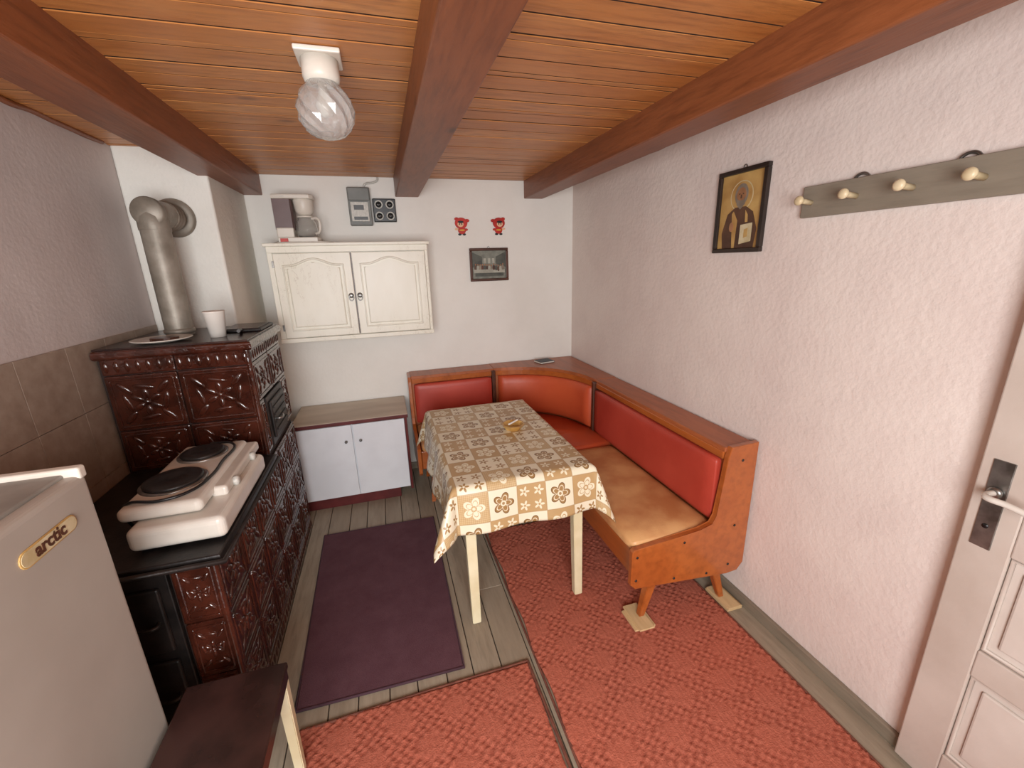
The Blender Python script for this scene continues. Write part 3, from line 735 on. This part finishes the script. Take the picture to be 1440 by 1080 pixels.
for c,d in ((.08,.305),(.305,.53),(.53,.755)): place(bm,'front',sx1-.13,sx1,c,d,sy0+.012);place(bm,'front',sx0+.01,sx0+.12,c,d,sy0+.012)
fin(bm,'tiles',M['glaze'],k)
for cx,cy,a,b_ in ((sx1,sy0,0,.755),(sx1,sym,.79,1.31)):
    tube('corner_bead',[(cx-.008,cy+.008,a+.001),(cx-.008,cy+.008,b_)],.013,M['glaze'],k,smoothc=False)
extr('cornice',[(sx0,sym-.022),(sx1+.022,sym-.022),(sx1+.022,sy1),(sx0,sy1)],'z',1.305,1.345,M['glaze'],k,.012,4)
box('top_slab',(sx0,sx1+.006),(sym-.006,sy1),(1.343,1.352),M['stand'],k,.003)
extr('cook_plate',[(sx0,sy0-.03),(sx1+.03,sy0-.03),(sx1+.03,sym+.0),(sx0,sym+.0)],'z',.758,.788,M['black'],k,.006)
tube('plate_rail',[(sx0+.05,sy0-.045,.772),(sx1+.045,sy0-.045,.772),(sx1+.045,sym-.02,.772)],.009,M['black'],k,smoothc=False)
box('iron_front',(sx0+.125,sx1-.135),(sy0-.008,sy0+.012),(.10,.75),M['black'],k,.003)
box('fire_door_low',(sx0+.15,sx1-.16),(sy0-.024,sy0-.008),(.46,.70),M['black'],k,.006)
box('oven_door',(sx0+.15,sx1-.16),(sy0-.024,sy0-.008),(.16,.42),M['black'],k,.006)
for zz in (.58,.29): tube('door_latch',[(sx1-.18,sy0-.024,zz),(sx1-.18,sy0-.045,zz),(sx1-.24,sy0-.045,zz)],.006,M['black'],k)
box('side_door_frame',(sx1-.012,sx1+.008),(2.255,2.595),(.795,1.045),M['black'],k,.004)
box('side_door',(sx1+.006,sx1+.020),(2.285,2.565),(.825,1.015),M['black'],k,.006)
for i in range(4): box('door_rib',(sx1+.019,sx1+.026),(2.31,2.54),(.855+i*.04,.865+i*.04),M['black'],k,.002)
tube('side_door_latch',[(sx1+.02,2.31,.92),(sx1+.045,2.31,.92),(sx1+.045,2.36,.92)],.006,M['steel'],k)
k=group('stove_pipe')
tube('vertical_pipe',[(-.985,2.50,1.3525),(-.985,2.50,1.87)],.060,M['pipe'],k,smoothc=False)
tube('elbow',[(-.985,2.50,1.84),(-.985,2.502,1.88),(-.985,2.525,1.91),(-.985,2.57,1.92),(-.985,2.62,1.92)],.063,M['pipe'],k)
tube('horizontal_pipe',[(-.985,2.60,1.92),(-.985,2.745,1.92)],.061,M['pipe'],k,smoothc=False)
lathe('cleanout_cap',[(.061,0),(.066,.012),(.066,.04),(.060,.048),(0,.05)],(-.985,2.50,1.92),M['pipe'],k,28,rot=RX(90))
for yy in (2.62,2.65,2.68): lathe('corrugation',[(.060,0),(.069,.006),(.060,.012)],(-.985,yy,1.92),M['pipe'],k,28,rot=RX(-90))
lathe('wall_collar',[(.058,0),(.085,0),(.095,.010),(.095,.016),(.058,.018)],(-.985,2.728,1.92),M['pipe'],k,36,rot=RX(-90))
lathe('joint_band',[(.060,0),(.065,.004),(.065,.02),(.060,.024)],(-.985,2.50,1.36),M['pipe'],k,28)
k=group('paper_cup')
lathe('cup_body',[(0,0),(.032,0),(.044,.115),(.047,.118),(.044,.121),(.041,.115),(.030,.004),(0,.004)],(-.765,2.32,1.3525),M['cup'],k,32)
k=group('serving_plate')
lathe('plate',[(0,0),(.06,0),(.11,.012),(.115,.015),(.11,.017),(.058,.005),(0,.005)],(-.97,2.27,1.3525),M['white'],k,36)
extr('cloth_on_plate',ell(-.96,2.27,.055,.045,14),'z',1.3578,1.372,M['fbrown'],k,.002)
k=group('cast_iron_griddle')
box('pan',(-.80,-.61),(2.43,2.70),(1.3525,1.366),M['black'],k,.005)
box('rim',(-.785,-.625),(2.445,2.685),(1.366,1.369),M['stand'],k,.001)
tube('handle',[(-.70,2.43,1.362),(-.69,2.39,1.368),(-.685,2.34,1.37)],.008,M['black'],k)

# ---------------- electric hob
k=group('electric_hotplate');hz=.789
def hb(n,x,y,z,m,bev=.012,seg=4): return box(n,x,y,z,m,k,bev,seg)
hb('lower_casing',(-.85,-.575),(1.44,1.97),(hz+.012,hz+.090),M['white'],.022,5)
for fx_ in (-.82,-.605):
    for fy in (1.48,1.93): lathe('foot',[(.014,0),(.014,.014),(0,.014)],(fx_,fy,hz+.0005),M['blackpl'],k,14)
hb('upper_casing',(-.885,-.645),(1.49,2.03),(hz+.093,hz+.140),M['white'],.02,5)
hb('control_ledge',(-.66,-.605),(1.60,2.03),(hz+.085,hz+.125),M['white'],.012,4)
for cx,cy,rr in ((-.785,1.665,.090),(-.775,1.905,.076)):
    lathe('burner_ring',[(rr+.012,0),(rr+.012,.006),(rr+.004,.008),(0,.008)],(cx,cy,hz+.138),M['steel'],k,40)
    lathe('burner_plate',[(0,0),(rr,0),(rr+.001,.010),(rr-.006,.014),(rr*.3,.014),(rr*.25,.011),(0,.011)],(cx,cy,hz+.144),M['black'],k,40)
for yy in (1.68,1.90):
    lathe('knob',[(.018,0),(.017,.014),(.010,.018),(0,.018)],(-.606,yy,hz+.105),M['label'],k,20,rot=RY(90))
tube('power_cable',[(-.90,1.60,hz+.01),(-.897,1.56,hz+.10),(-.86,1.53,hz+.146),(-.77,1.515,hz+.146),(-.70,1.55,hz+.146),(-.668,1.66,hz+.146),(-.67,1.78,hz+.146),(-.69,1.98,hz+.146),(-.78,2.01,hz+.146)],.005,M['blackpl'],k)

# ---------------- fridge
k=group('refrigerator');fx1=-.70;fy=(.52,1.14);fz=1.225
box('cabinet',(-1.175,fx1-.055),fy,(.03,fz-.02),M['fridge'],k,.008,3)
box('top_panel',(-1.175,fx1-.03),(fy[0],fy[1]),(fz-.02,fz-.004),M['fridgetop'],k,.005,3)
box('top_rim_side',(-1.175,fx1-.0),(fy[1]-.022,fy[1]+.004),(fz-.022,fz+.008),M['plastic'],k,.006,3)
box('top_rim_rear',(-1.175,-1.150),fy,(fz-.02,fz+.008),M['plastic'],k,.006,3)
box('door_slab',(fx1-.05,fx1),fy,(.09,fz-.012),M['fridge'],k,.014,4)
box('door_gasket',(fx1-.056,fx1-.049),(fy[0]+.01,fy[1]-.01),(.1,fz-.03),M['darkgrey'],k,.001)
box('kick_plate',(fx1-.07,fx1-.03),(fy[0]+.02,fy[1]-.02),(.03,.085),M['darkgrey'],k,.003)
for a in (-1.12,-.8):
    for b_ in (.58,1.08): lathe('foot',[(.02,0),(.02,.03),(0,.03)],(a,b_,0.0005),M['blackpl'],k,14)
def pill(cy,cz,hw_,hh,n=8):
    r=hh;o=[]
    for i in range(n+1): a=-math.pi/2+math.pi*i/n;o.append((cy+hw_-r+r*math.cos(a),cz+r*math.sin(a)))
    for i in range(n+1): a=math.pi/2+math.pi*i/n;o.append((cy-hw_+r+r*math.cos(a),cz+r*math.sin(a)))
    return o
extr('badge_rim',pill(.985,1.135,.080,.018),'x',fx1,fx1+.003,M['gold'],k,.001)
extr('badge_plate',pill(.985,1.135,.077,.015),'x',fx1+.002,fx1+.004,M['iwhite'],k,.0005)
tc=bpy.data.curves.new('badge_text','FONT');tc.body='arctic';tc.size=.038;tc.extrude=.0006;tc.align_x='CENTER';tc.align_y='CENTER';tc.offset=.0010
to=bpy.data.objects.new('bt',tc);SC.collection.objects.link(to);to.matrix_world=Matrix.Translation((fx1+.0045,.985,1.137))@RZ(90)@RX(90)
bpy.context.view_layer.update()
dg=bpy.context.evaluated_depsgraph_get();dg.update();me=bpy.data.meshes.new_from_object(to.evaluated_get(dg));me.transform(to.matrix_world);bpy.data.objects.remove(to)
me.materials.clear();me.materials.append(M['fbrown']);o=bpy.data.objects.new('badge_letters',me);SC.collection.objects.link(o);o.parent=k

# ---------------- small stand
k=group('side_stand');ax=(-.685,-.41);ay=(.80,1.22);az=.46
box('top',ax,ay,(az-.022,az),M['stand'],k,.004)
box('top_edge',(ax[0]+.004,ax[1]-.004),(ay[0]+.004,ay[1]-.004),(az-.06,az-.022),M['stand'],k,.003)
i=1
for a in (ax[0]+.022,ax[1]-.022):
    for b_ in (ay[0]+.022,ay[1]-.022):
        taper('leg_%d'%i,(a,b_,az-.06),(a,b_,RT if a>-.5 else .001),.034,.028,M['cream'],k);i+=1

# ---------------- ceiling lamp
k=group('ceiling_lamp');lx,ly=-.105,1.55
box('base_plate',(lx-.062,lx+.062),(ly-.062,ly+.062),(CZ-.016,CZ-.002),M['plastic'],k,.004)
lathe('socket_cup',[(.052,0),(.052,-.045),(.047,-.060),(0,-.060)],(lx,ly,CZ-.015),M['plastic'],k,32)
bm=bmesh.new();rings=[];SEG=22
prof=[(.040,0),(.048,-.012),(.063,-.030),(.074,-.052),(.079,-.077),(.076,-.104),(.064,-.128),(.045,-.145),(.021,-.153),(.001,-.155)]
for j,(r,z) in enumerate(prof):
    rr=[]
    for i in range(SEG):
        f=1+(.06 if (i+j)%2==0 else -.04)*(1 if 1<j<9 else 0)
        rr.append(bm.verts.new((lx+r*f*math.cos(2*math.pi*i/SEG),ly+r*f*math.sin(2*math.pi*i/SEG),CZ-.068+z)))
    rings.append(rr)
for a,b_ in zip(rings[:-1],rings[1:]):
    for i in range(SEG): bm.faces.new((a[i],a[(i+1)%SEG],b_[(i+1)%SEG],b_[i]))
o=fin(bm,'glass_globe',M['glass'],k);sd=o.modifiers.new('s','SOLIDIFY');sd.thickness=.003
lathe('bulb',[(.012,0),(.013,-.02),(.022,-.042),(.026,-.060),(.019,-.082),(0,-.090)],(lx,ly,CZ-.075),M['white'],k,20)

# ---------------- lights
def area(name,loc,target,sx,sy,e,col):
    l=bpy.data.lights.new(name,'AREA');l.shape='RECTANGLE';l.size=sx;l.size_y=sy;l.energy=e;l.color=col
    o=bpy.data.objects.new(name,l);SC.collection.objects.link(o);o.location=loc
    d=Vector(target)-Vector(loc);o.rotation_euler=d.to_track_quat('-Z','Y').to_euler();return o
area('window_daylight',(-.28,YF-.03,1.42),(.35,3,1.2),1.3,1.15,90,(.975,.985,1))
w=bpy.data.worlds.new('sky');SC.world=w;w.use_nodes=True;nt=w.node_tree;bgn=nt.nodes['Background']
bgn.inputs[0].default_value=(.92,.95,1,1);bgn.inputs[1].default_value=1.0
# ---------------- camera
yaw,p,r=0.2841962,0.27816163,-0.02962234;f=597.43
F=Vector((math.sin(yaw)*math.cos(p),math.cos(yaw)*math.cos(p),-math.sin(p)))
R0=Vector((math.cos(yaw),-math.sin(yaw),0));U0=R0.cross(F)
R=R0*math.cos(r)+U0*math.sin(r);U=-R0*math.sin(r)+U0*math.cos(r)
ca=bpy.data.cameras.new('camera');ca.sensor_width=36;ca.lens=f/1440*36;ca.clip_start=.02
co=bpy.data.objects.new('camera',ca);SC.collection.objects.link(co)
co.matrix_world=Matrix((( R.x,U.x,-F.x,0),(R.y,U.y,-F.y,0),(R.z,U.z,-F.z,1.65),(0,0,0,1)))
SC.camera=co
SC.view_settings.view_transform='Standard'
